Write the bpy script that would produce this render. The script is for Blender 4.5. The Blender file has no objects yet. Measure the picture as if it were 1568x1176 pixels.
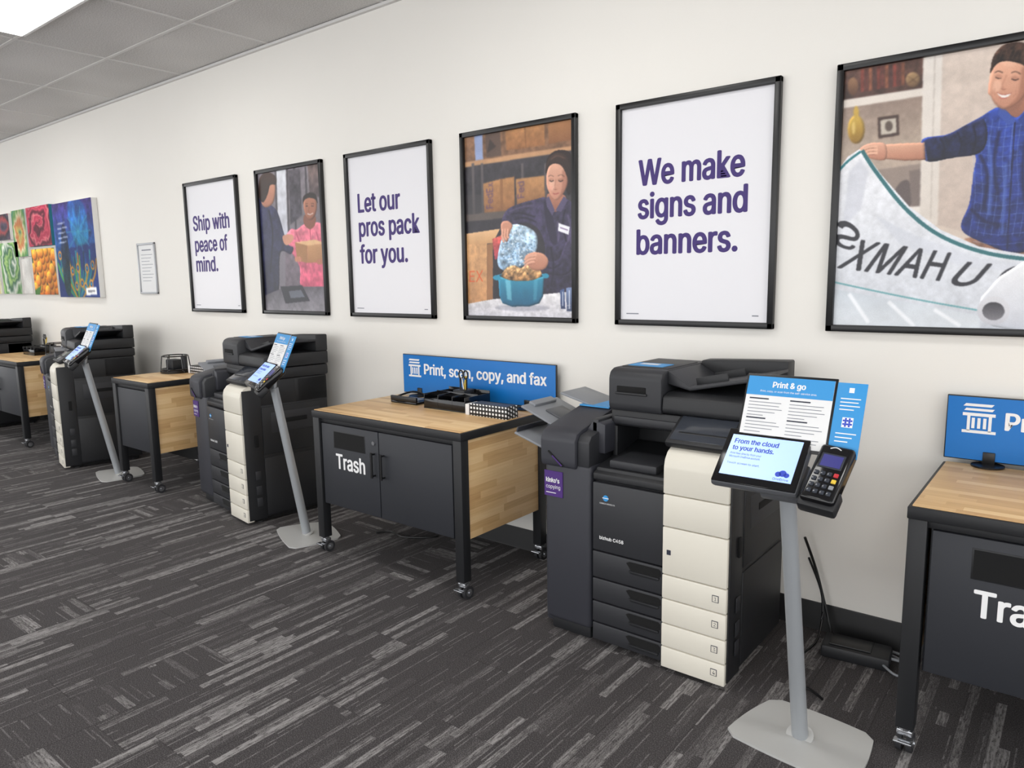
import bpy, bmesh, math, random, os
import numpy as np
from mathutils import Matrix, Vector
random.seed(4)
sc = bpy.context.scene
D = 3.3
H = 0.4836*D

# ------------------------------------------------------------------ materials
def s2l(c):
    c = c/255.0
    return c/12.92 if c <= 0.04045 else ((c+0.055)/1.055)**2.4
def rgb(c): return (s2l(c[0]), s2l(c[1]), s2l(c[2]), 1.0)
MATS = {}
def mat(name, col, rough=0.5, metal=0.0, emit=0.0, bump=0.0, bscale=300, coat=0.0, var=0.0):
    if name in MATS: return MATS[name]
    m = bpy.data.materials.new(name); m.use_nodes = True
    nt = m.node_tree; p = nt.nodes['Principled BSDF']
    p.inputs['Base Color'].default_value = rgb(col)
    p.inputs['Roughness'].default_value = rough
    p.inputs['Metallic'].default_value = metal
    if coat: p.inputs['Coat Weight'].default_value = coat
    if emit:
        p.inputs['Emission Color'].default_value = rgb(col)
        p.inputs['Emission Strength'].default_value = emit
    g = nt.nodes.new('ShaderNodeNewGeometry')
    n = nt.nodes.new('ShaderNodeTexNoise'); n.inputs['Scale'].default_value = bscale
    nt.links.new(g.outputs['Position'], n.inputs['Vector'])
    if bump:
        b = nt.nodes.new('ShaderNodeBump'); b.inputs['Strength'].default_value = bump
        b.inputs['Distance'].default_value = 0.002
        nt.links.new(n.outputs['Fac'], b.inputs['Height'])
        nt.links.new(b.outputs['Normal'], p.inputs['Normal'])
    if var:
        hs = nt.nodes.new('ShaderNodeHueSaturation'); hs.inputs['Color'].default_value = rgb(col)
        n2 = nt.nodes.new('ShaderNodeTexNoise'); n2.inputs['Scale'].default_value = 3.0
        nt.links.new(g.outputs['Position'], n2.inputs['Vector'])
        mr = nt.nodes.new('ShaderNodeMapRange')
        mr.inputs['To Min'].default_value = 1-var; mr.inputs['To Max'].default_value = 1+var
        nt.links.new(n2.outputs['Fac'], mr.inputs['Value'])
        nt.links.new(mr.outputs['Result'], hs.inputs['Value'])
        nt.links.new(hs.outputs['Color'], p.inputs['Base Color'])
    MATS[name] = m
    return m

class NT:
    def __init__(s, name):
        s.m = bpy.data.materials.new(name); s.m.use_nodes = True
        s.nt = s.m.node_tree; s.p = s.nt.nodes['Principled BSDF']
        s.pos = s.nt.nodes.new('ShaderNodeNewGeometry').outputs['Position']
        sep = s.nt.nodes.new('ShaderNodeSeparateXYZ'); s.nt.links.new(s.pos, sep.inputs[0])
        s.x, s.y, s.z = sep.outputs
    def lk(s, v, inp):
        if isinstance(v, (int, float)): inp.default_value = v
        else: s.nt.links.new(v, inp)
    def ma(s, op, a, b=0.0, c=0.0):
        n = s.nt.nodes.new('ShaderNodeMath'); n.operation = op
        s.lk(a, n.inputs[0]); s.lk(b, n.inputs[1]); s.lk(c, n.inputs[2])
        return n.outputs[0]
    def vec(s, a, b, c=0.0):
        n = s.nt.nodes.new('ShaderNodeCombineXYZ')
        s.lk(a, n.inputs[0]); s.lk(b, n.inputs[1]); s.lk(c, n.inputs[2]); return n.outputs[0]
    def white(s, v):
        n = s.nt.nodes.new('ShaderNodeTexWhiteNoise'); n.noise_dimensions = '3D'
        s.nt.links.new(v, n.inputs['Vector']); return n.outputs['Value']
    def noise(s, v, sc=1.0, det=2.0):
        n = s.nt.nodes.new('ShaderNodeTexNoise'); n.inputs['Scale'].default_value = sc
        n.inputs['Detail'].default_value = det
        s.nt.links.new(v, n.inputs['Vector']); return n.outputs['Fac']
    def mixf(s, f, a, b):
        n = s.nt.nodes.new('ShaderNodeMix'); n.data_type = 'FLOAT'
        s.lk(f, n.inputs[0]); s.lk(a, n.inputs[2]); s.lk(b, n.inputs[3]); return n.outputs[0]
    def ramp(s, f, stops):
        n = s.nt.nodes.new('ShaderNodeValToRGB'); s.nt.links.new(f, n.inputs[0])
        e = n.color_ramp.elements
        while len(e) < len(stops): e.new(0.5)
        for i, (p, c) in enumerate(stops): e[i].position = p; e[i].color = rgb(c)
        return n.outputs[0]
    def out(s, col, rough=0.5, bump=None, bs=0.3, bd=0.003):
        s.nt.links.new(col, s.p.inputs['Base Color']); s.p.inputs['Roughness'].default_value = rough
        if bump is not None:
            b = s.nt.nodes.new('ShaderNodeBump'); b.inputs['Strength'].default_value = bs
            b.inputs['Distance'].default_value = bd
            s.nt.links.new(bump, b.inputs['Height']); s.nt.links.new(b.outputs[0], s.p.inputs['Normal'])
        return s.m

def carpet():
    t = NT('carpet_tile')
    px = t.ma('DIVIDE', t.x, 0.25); pxf = t.ma('FLOOR', px)
    yo = t.white(t.vec(pxf, 3.0))
    py = t.ma('ADD', t.y, yo); pyf = t.ma('FLOOR', py)
    rnd = t.white(t.vec(pxf, pyf, 1.0))
    def strips(a, b, wdt, ln, seed):
        row = t.ma('FLOOR', t.ma('DIVIDE', a, wdt))
        off = t.ma('MULTIPLY', t.white(t.vec(row, seed, t.ma('MULTIPLY', rnd, 5.0))), 9.0)
        seg = t.ma('FLOOR', t.ma('ADD', t.ma('DIVIDE', b, ln), off))
        return t.white(t.vec(row, seg, seed+3.0))
    sw = t.ma('GREATER_THAN', rnd, 0.88)
    a = t.mixf(sw, t.x, t.y); b = t.mixf(sw, t.y, t.x)
    wide = strips(a, b, 0.032, 0.42, 7.0)
    wide = t.ma('MINIMUM', t.ma('MAXIMUM', t.ma('MULTIPLY', t.ma('SUBTRACT', wide, 0.62), 3.2), 0.0), 1.0)
    fine_ = strips(a, b, 0.0052, 0.16, 11.0)
    fgate = t.ma('ADD', 0.4, t.ma('MULTIPLY', fine_, 0.8))
    lone = t.ma('MULTIPLY', t.ma('GREATER_THAN', fine_, 0.94), 0.42)
    st = t.ma('MAXIMUM', t.ma('MULTIPLY', wide, fgate), lone)
    rag = t.noise(t.vec(t.ma('MULTIPLY', a, 150.0), t.ma('MULTIPLY', b, 28.0)), 1.0, 3.0)
    st = t.ma('MULTIPLY', st, t.ma('MINIMUM', t.ma('MAXIMUM', t.ma('MULTIPLY', t.ma('SUBTRACT', rag, 0.28), 3.5), 0.0), 1.0))
    zone = t.noise(t.vec(t.ma('MULTIPLY', t.x, 1.7), t.ma('MULTIPLY', t.y, 1.1)), 1.0, 1.0)
    st = t.ma('MULTIPLY', st, t.ma('ADD', 0.25, t.ma('MULTIPLY', zone, 1.5)))
    fib = t.noise(t.vec(t.x, t.y, 0.0), 260.0, 3.0)
    fine = t.ma('MULTIPLY', t.ma('SUBTRACT', fib, 0.5), 1.2)
    v = t.ma('ADD', t.ma('ADD', t.ma('MULTIPLY', st, 0.72), 0.2), fine)
    fx = t.ma('ABSOLUTE', t.ma('SUBTRACT', t.ma('FRACT', px), 0.5)); fy = t.ma('ABSOLUTE', t.ma('SUBTRACT', t.ma('FRACT', py), 0.5))
    seam = t.ma('MAXIMUM', t.ma('GREATER_THAN', fx, 0.49), t.ma('GREATER_THAN', fy, 0.4975))
    v = t.ma('SUBTRACT', v, t.ma('MULTIPLY', seam, 0.10))
    col = t.ramp(v, [(0.0, (38, 35, 36)), (0.22, (62, 58, 59)), (0.9, (146, 143, 142))])
    return t.out(col, 0.95, fib, 0.5, 0.004)

def woodm(name, mode):
    t = NT(name)
    u, v = (t.x, t.y) if mode == 'top' else (t.y, t.z)
    row = t.ma('FLOOR', t.ma('DIVIDE', v, 0.038))
    off = t.ma('MULTIPLY', t.white(t.vec(row, 2.0)), 7.0)
    seg = t.ma('FLOOR', t.ma('ADD', t.ma('DIVIDE', u, 0.33), off))
    r = t.white(t.vec(row, seg, 4.0))
    grain = t.noise(t.vec(t.ma('MULTIPLY', u, 6.0), t.ma('MULTIPLY', v, 110.0), r), 1.0, 3.0)
    val = t.ma('ADD', t.ma('MULTIPLY', r, 0.55), t.ma('MULTIPLY', grain, 0.45))
    col = t.ramp(val, [(0.1, (192, 150, 100)), (0.5, (218, 180, 128)), (0.95, (236, 206, 158))])
    return t.out(col, 0.42)

def ceilm():
    t = NT('ceiling_tile')
    n = t.noise(t.vec(t.x, t.y), 120.0, 3.0)
    n2 = t.noise(t.vec(t.x, t.y), 1.3, 1.0)
    v = t.ma('ADD', t.ma('MULTIPLY', n, 0.7), t.ma('MULTIPLY', n2, 0.3))
    return t.out(t.ramp(v, [(0.3, (178, 176, 174)), (0.6, (220, 218, 216))]), 0.9, n, 0.4)

def dots(name):
    t = NT(name)
    s = 0.022
    fx = t.ma('SUBTRACT', t.ma('FRACT', t.ma('DIVIDE', t.ma('ADD', t.x, t.y), s)), 0.5)
    fz = t.ma('SUBTRACT', t.ma('FRACT', t.ma('DIVIDE', t.ma('ADD', t.z, t.ma('MULTIPLY', t.y, 0.5)), s)), 0.5)
    d = t.ma('SQRT', t.ma('ADD', t.ma('MULTIPLY', fx, fx), t.ma('MULTIPLY', fz, fz)))
    return t.out(t.ramp(t.ma('GREATER_THAN', d, 0.3), [(0.0, (235, 235, 235)), (1.0, (18, 18, 20))]), 0.5)

M_wall = mat('wall_paint', (234, 231, 225), 0.8, bump=0.08, bscale=180, var=0.012)
M_carpet = carpet(); M_wt = woodm('butcher_block_top', 'top'); M_ws = woodm('butcher_block_side', 'side')
M_ceil = ceilm(); M_dots = dots('polka_dot')
M_grid = mat('ceiling_grid_metal', (214, 212, 210), 0.5)
M_base = mat('baseboard_rubber', (20, 20, 22), 0.5)
M_blk = mat('frame_black', (14, 14, 16), 0.35, bump=0.1)
M_steel = mat('powder_black_steel', (24, 25, 28), 0.5, bump=0.15, bscale=500)
M_door = mat('cabinet_charcoal', (38, 40, 46), 0.55, bump=0.1, bscale=500)
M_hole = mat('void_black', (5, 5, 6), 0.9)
M_pd = mat('printer_charcoal', (41, 42, 46), 0.5, bump=0.12, bscale=700)
M_pd2 = mat('printer_dark', (28, 29, 32), 0.5, bump=0.1, bscale=700)
M_pg = mat('printer_finisher_grey', (48, 49, 56), 0.5, bump=0.1, bscale=700)
M_pw = mat('printer_cream', (222, 217, 204), 0.45, bump=0.04, bscale=600)
M_gl = mat('gloss_black', (12, 12, 15), 0.12)
M_scr = mat('panel_screen_grey', (56, 60, 68), 0.12)
M_tray = mat('tray_grey', (132, 135, 140), 0.45)
M_pole = mat('pole_silver', (160, 164, 168), 0.4, metal=0.25)
M_plate = mat('base_plate_light', (188, 188, 186), 0.4, metal=0.1)
M_head = mat('kiosk_shell', (84, 86, 90), 0.4)
M_blue = mat('sign_blue', (8, 112, 192), 0.4)
M_blue2 = mat('sheet_blue', (52, 146, 210), 0.5)
M_white = mat('white_vinyl', (238, 238, 238), 0.5)
M_paper = mat('paper_white', (228, 228, 228), 0.7)
M_pink = mat('poster_white', (228, 227, 231), 0.35)
M_purple = mat('poster_purple', (54, 30, 108), 0.5)
M_lilac = mat('label_purple', (72, 38, 116), 0.5)
M_txt = mat('print_grey', (120, 124, 134), 0.6)
M_dtxt = mat('print_dark', (40, 44, 60), 0.6)
M_disp = mat('display_glow', (160, 190, 244), 0.3, emit=0.5)
M_dblue = mat('display_blue_ink', (26, 60, 180), 0.4, emit=0.12)
M_chrome = mat('caster_chrome', (180, 182, 186), 0.25, metal=0.9)
M_rub = mat('caster_rubber', (40, 40, 43), 0.6)
M_silver = mat('silver_frame', (168, 170, 174), 0.35, metal=0.5)
M_org = mat('accent_orange', (230, 110, 40), 0.5)
M_yel = mat('accent_yellow', (225, 190, 60), 0.5)
M_red = mat('accent_red', (190, 40, 50), 0.5)

FONT = None
try:
    fd = bpy.utils.system_resource('DATAFILES', path='fonts')
    for fn in ('Inter.woff2', 'Inter.ttf', 'DroidSans.woff2', 'droidsans.ttf'):
        fp = os.path.join(fd, fn)
        if fd and os.path.exists(fp):
            FONT = bpy.data.fonts.load(fp); break
except Exception as e:
    FONT = None

# ------------------------------------------------------------------ mesh builder
class B:
    def __init__(s, name): s.name = name; s.bm = bmesh.new(); s.mats = []; s.M = Matrix()
    def mi(s, m):
        if m not in s.mats: s.mats.append(m)
        return s.mats.index(m)
    def add(s, t, m, L=None):
        i = s.mi(m)
        for f in t.faces: f.material_index = i; f.smooth = True
        t.transform(s.M @ L if L is not None else s.M)
        me = bpy.data.meshes.new('t'); t.to_mesh(me); t.free()
        s.bm.from_mesh(me); bpy.data.meshes.remove(me)
    def box(s, x0, x1, y0, y1, z0, z1, m, bev=0.0, L=None, seg=2):
        t = bmesh.new(); bmesh.ops.create_cube(t, size=1.0)
        for v in t.verts:
            v.co = Vector((x0+(v.co.x+.5)*(x1-x0), y0+(v.co.y+.5)*(y1-y0), z0+(v.co.z+.5)*(z1-z0)))
        if bev > 0:
            bev = min(bev, abs(x1-x0)*.45, abs(y1-y0)*.45, abs(z1-z0)*.45)
            bmesh.ops.bevel(t, geom=t.edges[:], offset=bev, segments=seg, affect='EDGES', profile=0.5)
        s.add(t, m, L)
    def prism(s, pts, ax, a0, a1, m, bev=0.0, L=None, seg=2):
        t = bmesh.new()
        def P(p, a):
            return {'x': (a, p[0], p[1]), 'y': (p[0], a, p[1]), 'z': (p[0], p[1], a)}[ax]
        A = [t.verts.new(P(p, a0)) for p in pts]; Bv = [t.verts.new(P(p, a1)) for p in pts]
        t.faces.new(A); t.faces.new(Bv[::-1]); n = len(pts)
        for i in range(n): t.faces.new([A[i], Bv[i], Bv[(i+1) % n], A[(i+1) % n]])
        bmesh.ops.recalc_face_normals(t, faces=t.faces[:])
        if bev > 0: bmesh.ops.bevel(t, geom=t.edges[:], offset=bev, segments=seg, affect='EDGES', profile=0.5)
        s.add(t, m, L)
    def cyl(s, p0, p1, r0, m, r1=None, seg=24, L=None):
        p0 = Vector(p0); p1 = Vector(p1); r1 = r0 if r1 is None else r1
        t = bmesh.new()
        bmesh.ops.create_cone(t, cap_ends=True, segments=seg, radius1=r0, radius2=r1, depth=(p1-p0).length)
        q = Vector((0, 0, 1)).rotation_difference(p1-p0).to_matrix().to_4x4()
        t.transform(Matrix.Translation((p0+p1)/2) @ q)
        s.add(t, m, L)
    def tube(s, pts, r, m, n=6, L=None):
        P = [Vector(p) for p in pts]; out = []
        for i in range(len(P)-1):
            a = P[max(i-1, 0)]; b = P[i]; c = P[i+1]; d = P[min(i+2, len(P)-1)]
            for k in range(n):
                u = k/n
                out.append(.5*((2*b)+(c-a)*u+(2*a-5*b+4*c-d)*u*u+(3*b-a-3*c+d)*u**3))
        out.append(P[-1]); t = bmesh.new(); prev = None
        for i, p in enumerate(out):
            tg = (out[min(i+1, len(out)-1)]-out[max(i-1, 0)]).normalized()
            up = Vector((0, 0, 1)) if abs(tg.z) < .95 else Vector((1, 0, 0))
            e1 = tg.cross(up).normalized(); e2 = tg.cross(e1)
            ring = [t.verts.new(p+r*(math.cos(k*math.pi/4)*e1+math.sin(k*math.pi/4)*e2)) for k in range(8)]
            if prev:
                for k in range(8): t.faces.new([prev[k], prev[(k+1) % 8], ring[(k+1) % 8], ring[k]])
            else: t.faces.new(ring)
            prev = ring
        t.faces.new(prev[::-1]); bmesh.ops.recalc_face_normals(t, faces=t.faces[:]); s.add(t, m, L)
    def text(s, body, m, L, width=None, cap=None, bold=0.0):
        """text laid in local XY plane of L, lower-left at origin; weight built from shifted strokes"""
        me = textmesh(body)
        xs = [v.co.x for v in me.vertices]
        w = max(xs)-min(xs)+2*bold; x0 = min(xs)-bold
        sy = (cap/CAPH) if cap else (width/w)
        sx = (width/w) if width else sy
        sh = [(0, 0)]
        if bold: sh = [(bold*math.cos(k*math.pi/4), .5*bold*math.sin(k*math.pi/4)) for k in range(8)]
        for k, (dx, dy) in enumerate(sh):
            t = bmesh.new(); t.from_mesh(me)
            t.transform(Matrix.Translation((0, 0, k*.00004)) @ Matrix.Diagonal((sx, sy, 1, 1)) @ Matrix.Translation((dx-x0, dy, 0)))
            s.add(t, m, L)
        bpy.data.meshes.remove(me)
    def finish(s, parent=None, name=None, ang=35):
        me = bpy.data.meshes.new(name or s.name); s.bm.to_mesh(me); s.bm.free()
        for m in s.mats: me.materials.append(m)
        me.set_sharp_from_angle(angle=math.radians(ang))
        o = bpy.data.objects.new(name or s.name, me); sc.collection.objects.link(o)
        if parent: o.parent = parent
        return o
def textmesh(body):
    c = bpy.data.curves.new('t', 'FONT'); c.body = body; c.size = 1.0
    if FONT: c.font = FONT
    c.resolution_u = 3; c.fill_mode = 'FRONT'
    o = bpy.data.objects.new('t', c); sc.collection.objects.link(o)
    bpy.context.view_layer.update()
    me = bpy.data.meshes.new_from_object(o.evaluated_get(bpy.context.evaluated_depsgraph_get()))
    bpy.data.objects.remove(o); bpy.data.curves.remove(c); return me
_m = textmesh('H')
if len(_m.vertices) == 0: FONT = None; _m = textmesh('H')
CAPH = max(v.co.y for v in _m.vertices); bpy.data.meshes.remove(_m)
RX90 = Matrix.Rotation(math.pi/2, 4, 'X')
def front(x, y, z): return Matrix.Translation((x, y, z)) @ RX90
def empty(name, loc=(0, 0, 0)):
    e = bpy.data.objects.new(name, None); e.location = loc; e.empty_display_size = .1
    sc.collection.objects.link(e); return e

# ------------------------------------------------------------------ raster art
class Homog:
    def __init__(s, c, dst=((0, 0), (1, 0), (1, 1), (0, 1))):
        A = []; b = []
        for (x, y), (u, v) in zip(c, dst):
            A.append([x, y, 1, 0, 0, 0, -u*x, -u*y]); b.append(u)
            A.append([0, 0, 0, x, y, 1, -v*x, -v*y]); b.append(v)
        s.h = np.append(np.linalg.solve(np.array(A, float), np.array(b, float)), 1).reshape(3, 3)
    def __call__(s, p):
        q = s.h @ np.array([p[0], p[1], 1.0]); return q[0]/q[2], q[1]/q[2]
def smoothpts(P, closed=True, n=6):
    P = [np.array(p, float) for p in P]; N = len(P); out = []
    rng = range(N) if closed else range(N-1)
    for i in rng:
        if closed: a, b, c, d = P[i-1], P[i], P[(i+1) % N], P[(i+2) % N]
        else: a, b, c, d = P[max(i-1, 0)], P[i], P[i+1], P[min(i+2, N-1)]
        for k in range(n):
            u = k/n; out.append(.5*(2*b+(c-a)*u+(2*a-5*b+4*c-d)*u*u+(3*b-a-3*c+d)*u**3))
    if not closed: out.append(P[-1])
    return out
class Art:
    def __init__(s, W, Hh, hom, bg):
        s.W, s.H, s.hom = W, Hh, hom; s.tf = None; s.n = 0
        s.I = np.ones((Hh, W, 3))*np.array(bg, float)
        s.gx, s.gy = np.meshgrid((np.arange(W)+0.5), (np.arange(Hh)+0.5))
    def uv(s, P):
        o = []
        for p in P:
            if s.tf: p = s.tf(p)
            u, v = s.hom(p) if s.hom else p
            o.append((u*s.W, v*s.H))
        return o
    def mask(s, Q, bl=1):
        m = np.zeros((s.H, s.W), bool); n = len(Q)
        y0 = max(int(min(q[1] for q in Q))-1, 0); y1_ = min(int(max(q[1] for q in Q))+2, s.H)
        x0 = max(int(min(q[0] for q in Q))-1, 0); x1_ = min(int(max(q[0] for q in Q))+2, s.W)
        if y1_ <= y0 or x1_ <= x0: return m.astype(float)
        gx = s.gx[y0:y1_, x0:x1_]; gy = s.gy[y0:y1_, x0:x1_]; mm = m[y0:y1_, x0:x1_]
        for i in range(n):
            x1, y1 = Q[i]; x2, y2 = Q[(i+1) % n]
            if y1 == y2: continue
            mm ^= ((gy < y1) != (gy < y2)) & (gx < (x2-x1)*(gy-y1)/(y2-y1)+x1)
        return s.blur(m.astype(float), bl)
    def blur(s, m, k):
        for _ in range(k):
            p = np.pad(m, 1, mode='edge')
            m = (p[:-2, 1:-1]+p[2:, 1:-1]+p[1:-1, :-2]+p[1:-1, 2:]+2*p[1:-1, 1:-1])/6
        return m
    def cloud(s, cell, seed):
        r = np.random.RandomState(seed); gw, gh = int(s.W/cell)+3, int(s.H/cell)+3
        g = r.rand(gh, gw); x = s.gx/cell; y = s.gy/cell; xi = x.astype(int); yi = y.astype(int)
        fx = x-xi; fy = y-yi; fx = fx*fx*(3-2*fx); fy = fy*fy*(3-2*fy)
        return (g[yi, xi]*(1-fx)+g[yi, xi+1]*fx)*(1-fy)+(g[yi+1, xi]*(1-fx)+g[yi+1, xi+1]*fx)*fy
    def put(s, m, col, col2=None, a=1.0, shade=0.0, horiz=False, tex=0.0):
        c = np.array(col, float); s.n += 1
        if col2 is not None:
            w = m > .5
            g = s.gx if horiz else s.gy
            if w.any(): lo, hi = g[w].min(), g[w].max()
            else: lo, hi = 0, 1
            t = np.clip((g-lo)/max(hi-lo, 1), 0, 1)[..., None]
            c = c*(1-t)+np.array(col2, float)*t
        else: c = np.ones_like(s.I)*c
        if shade:
            d = s.blur(m, 16); gy, gx = np.gradient(d)
            f = 1+shade*(3.2*(.75*gx+.65*gy)) - shade*.45*(1-np.clip(d*1.15, 0, 1))
            c = c*f[..., None]
        if tex:
            f = 1+tex*((s.cloud(9, s.n)-.5)*1.2+(s.cloud(4, s.n+50)-.5)*.7+(s.cloud(22, s.n+90)-.5)*.8)
            c = c*f[..., None]
        mm = (m*a)[..., None]; s.I = s.I*(1-mm)+c*mm
    def poly(s, P, col, col2=None, sm=False, a=1.0, soft=0, shade=0.0, horiz=False, tex=0.0):
        Q = s.uv(smoothpts(P) if sm else P); m = s.mask(Q)
        if soft: m = s.blur(m, soft)
        s.put(m, col, col2, a, shade, horiz, tex)
    def ell(s, c, rx, ry, col, col2=None, rot=0, **k):
        r = math.radians(rot)
        P = [(c[0]+rx*math.cos(t)*math.cos(r)-ry*math.sin(t)*math.sin(r), c[1]+rx*math.cos(t)*math.sin(r)+ry*math.sin(t)*math.cos(r)) for t in np.linspace(0, 2*math.pi, 28, endpoint=False)]
        s.poly(P, col, col2, **k)
    def line(s, P, w, col, sm=True, a=1.0, soft=0):
        P = smoothpts(P, False) if sm and len(P) > 2 else [np.array(p, float) for p in P]
        L = []; R = []
        for i in range(len(P)):
            t = P[min(i+1, len(P)-1)]-P[max(i-1, 0)]; n = np.array([-t[1], t[0]])/(np.linalg.norm(t)+1e-9)
            L.append(P[i]+n*w/2); R.append(P[i]-n*w/2)
        s.poly(L+R[::-1], col, a=a, soft=soft)
    def lettering(s, body, quad, col, grow=1, a=1.0):
        me = textmesh(body); xs = [v.co.x for v in me.vertices]
        hm = Homog([(min(xs), CAPH), (max(xs), CAPH), (max(xs), 0), (min(xs), 0)], quad)
        m = np.zeros((s.H, s.W))
        for f in me.polygons: m = np.maximum(m, s.mask(s.uv([hm(me.vertices[i].co) for i in f.vertices]), 0))
        for _ in range(grow): m = np.clip(s.blur(m, 1)*2.2, 0, 1)
        bpy.data.meshes.remove(me); s.put(s.blur(m, 1), col, a=a)
    def grain(s, k=3, seed=1, lum=.10):
        r = np.random.RandomState(seed); f = 1+lum*(s.cloud(60, seed)-.5)+lum*.6*(s.cloud(14, seed+1)-.5)
        for i in range(3): s.I[..., i] = s.blur(s.I[..., i], 1)
        s.I = s.I*f[..., None]+r.normal(0, k, (s.H, s.W, 1))
    def to_obj(s, name, x0, x1, z0, z1, y, m, parent):
        I = np.clip(s.I, 0, 255)/255.0
        lin = np.where(I <= .04045, I/12.92, ((I+.055)/1.055)**2.4)
        xs = np.linspace(x0, x1, s.W); zs = np.linspace(z1, z0, s.H)
        X, Z = np.meshgrid(xs, zs); n = s.W*s.H
        V = np.stack([X.ravel(), np.full(n, y), Z.ravel()], 1)
        i = np.arange(n).reshape(s.H, s.W)
        F = np.stack([i[:-1, :-1].ravel(), i[1:, :-1].ravel(), i[1:, 1:].ravel(), i[:-1, 1:].ravel()], 1)
        me = bpy.data.meshes.new(name); me.from_pydata(V.tolist(), [], F.tolist())
        ca = me.color_attributes.new('Col', 'FLOAT_COLOR', 'POINT')
        ca.data.foreach_set('color', np.concatenate([lin.reshape(-1, 3), np.ones((n, 1))], 1).ravel())
        me.materials.append(m); o = bpy.data.objects.new(name, me); sc.collection.objects.link(o); o.parent = parent
        return o
def attrmat(name, rough):
    m = bpy.data.materials.new(name); m.use_nodes = True; nt = m.node_tree
    a = nt.nodes.new('ShaderNodeAttribute'); a.attribute_name = 'Col'
    nt.links.new(a.outputs['Color'], nt.nodes['Principled BSDF'].inputs['Base Color'])
    nt.nodes['Principled BSDF'].inputs['Roughness'].default_value = rough; return m
M_print = attrmat('poster_print', 0.35); M_canvas = attrmat('canvas_print', 0.7)

# ------------------------------------------------------------------ room shell
XL, XR, YF = -17.0, 5.0, -8.0
CZ = 3.3
def slab(name, x0, x1, y0, y1, z0, z1, m):
    b = B(name); b.box(x0, x1, y0, y1, z0, z1, m); return b.finish()
slab('floor', XL, XR, YF, 0.12, -0.08, 0, M_carpet)
slab('wall_back', XL, XR, 0, 0.12, 0, CZ+0.1, M_wall)
b = B('ceiling'); b.box(XL, XR, YF, 0, CZ, CZ+.1, M_ceil)
gx = XL
while gx < XR:
    b.box(gx-.012, gx+.012, YF, 0, CZ-.004, CZ+.001, M_grid); gx += 1.22
gy = -0.61
while gy > YF:
    b.box(XL, XR, gy-.012, gy+.012, CZ-.005, CZ+.001, M_grid); gy -= .61
b.finish()
slab('trim_1', XL, XR, -.025, 0, CZ-.022, CZ-.004, M_grid)
b = B('baseboard_back'); b.prism([(0, 0), (-.014, 0), (-.012, .01), (-.008, .118), (-.006, .125), (0, .125)], 'x', XL, XR, M_base); b.finish()
b = B('wall_left'); b.box(XL-.12, XL, YF, 0, 0, .5, M_wall); b.box(XL-.12, XL, YF, 0, 2.9, CZ, M_wall)
for k in range(6): b.box(XL-.12, XL, YF+k*1.5, YF+k*1.5+.12, .5, 2.9, M_blk)
b.finish()
M_lamp = mat('light_diffuser', (254, 253, 250), 0.5, emit=9.3)
for fx in (-12.2, -9.0, -5.83, -2.6, 0.6):
    for fy in (-1.22, -3.9, -6.5):
        b = B('ceiling_light_panel')
        b.box(fx, fx+1.2, fy-.6, fy, CZ-.03, CZ-.005, M_white, .004)
        b.box(fx+.03, fx+1.17, fy-.57, fy-.03, CZ-.036, CZ-.029, M_lamp)
        b.finish()

# ------------------------------------------------------------------ posters
PZ0, PZ1 = 0.4102*D, 0.7380*D
PW = 0.245*D
def frame(par, x0, x1, z0, z1, m=M_blk, w=.028, d=.03):
    b = B('frame')
    for (a, c, e, f) in ((x0, x1, z1-w, z1), (x0, x1, z0, z0+w), (x0, x0+w, z0, z1), (x1-w, x1, z0, z1)):
        b.box(a, c, -d, -.001, e, f, m, .004)
    return b.finish(par)
def text_poster(x0, corners, lines):
    par = empty('framed_text_poster', (0, 0, 0)); x1 = x0+PW
    frame(par, x0, x1, PZ0, PZ1)
    b = B('print'); b.box(x0+.01, x1-.01, -.012, -.002, PZ0+.01, PZ1-.01, M_pink)
    hm = Homog(corners)
    for body, pl, pr in lines:
        ul, vl = hm(pl); ur, vr = hm(pr)
        b.text(body, M_purple, front(x0+ul*PW, -.0125, PZ1-vl*(PZ1-PZ0)), width=(ur-ul)*PW, cap=.118, bold=.03)
    b.box(x0+.06, x0+.13, -.0125, -.012, PZ0+.055, PZ0+.06, M_txt)
    b.box(x1-.10, x1-.07, -.0125, -.012, PZ0+.055, PZ0+.06, M_txt)
    b.finish(par)
C1 = [(283, 282), (365, 267), (379, 478), (298, 477)]
C2 = [(393, 262), (496, 245), (508, 484), (407, 481)]
C3 = [(530, 238), (662, 214), (671, 489), (543, 486)]
C4 = [(708, 207), (886, 175), (886, 495), (715, 491)]
C5 = [(947, 163), (1199, 117), (1187, 502), (945, 495)]
C6 = [(1285, 101), (1668, 32.5), (1623, 517), (1266, 506)]
X1, X2, X3, X4, X5, X6 = -1.860*D, -1.536*D, -1.2155*D, -.897*D, -.5804*D, -.2676*D
text_poster(X1, C1, [("Ship with", (298, 354), (355, 352)), ("peace of", (301, 386), (352, 384)), ("mind.", (303, 416), (337, 415))])
text_poster(X3, C3, [("Let our", (551, 327), (616, 323)), ("pros pack", (553, 364), (646, 360)), ("for you.", (555, 405), (628, 403))])
text_poster(X5, C5, [("We make", (979, 284), (1142, 272)), ("signs and", (978, 334), (1146, 326)), ("banners.", (976, 388), (1131, 384))])

def pic_poster(x0, art):
    par = empty('framed_photo_poster'); x1 = x0+PW
    frame(par, x0, x1, PZ0, PZ1)
    b = B('backing'); b.box(x0+.01, x1-.01, -.011, -.002, PZ0+.01, PZ1-.01, M_pink); b.finish(par)
    art.to_obj('print', x0+.004, x1-.004, PZ0+.004, PZ1-.004, -.012, M_print, par)

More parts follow.
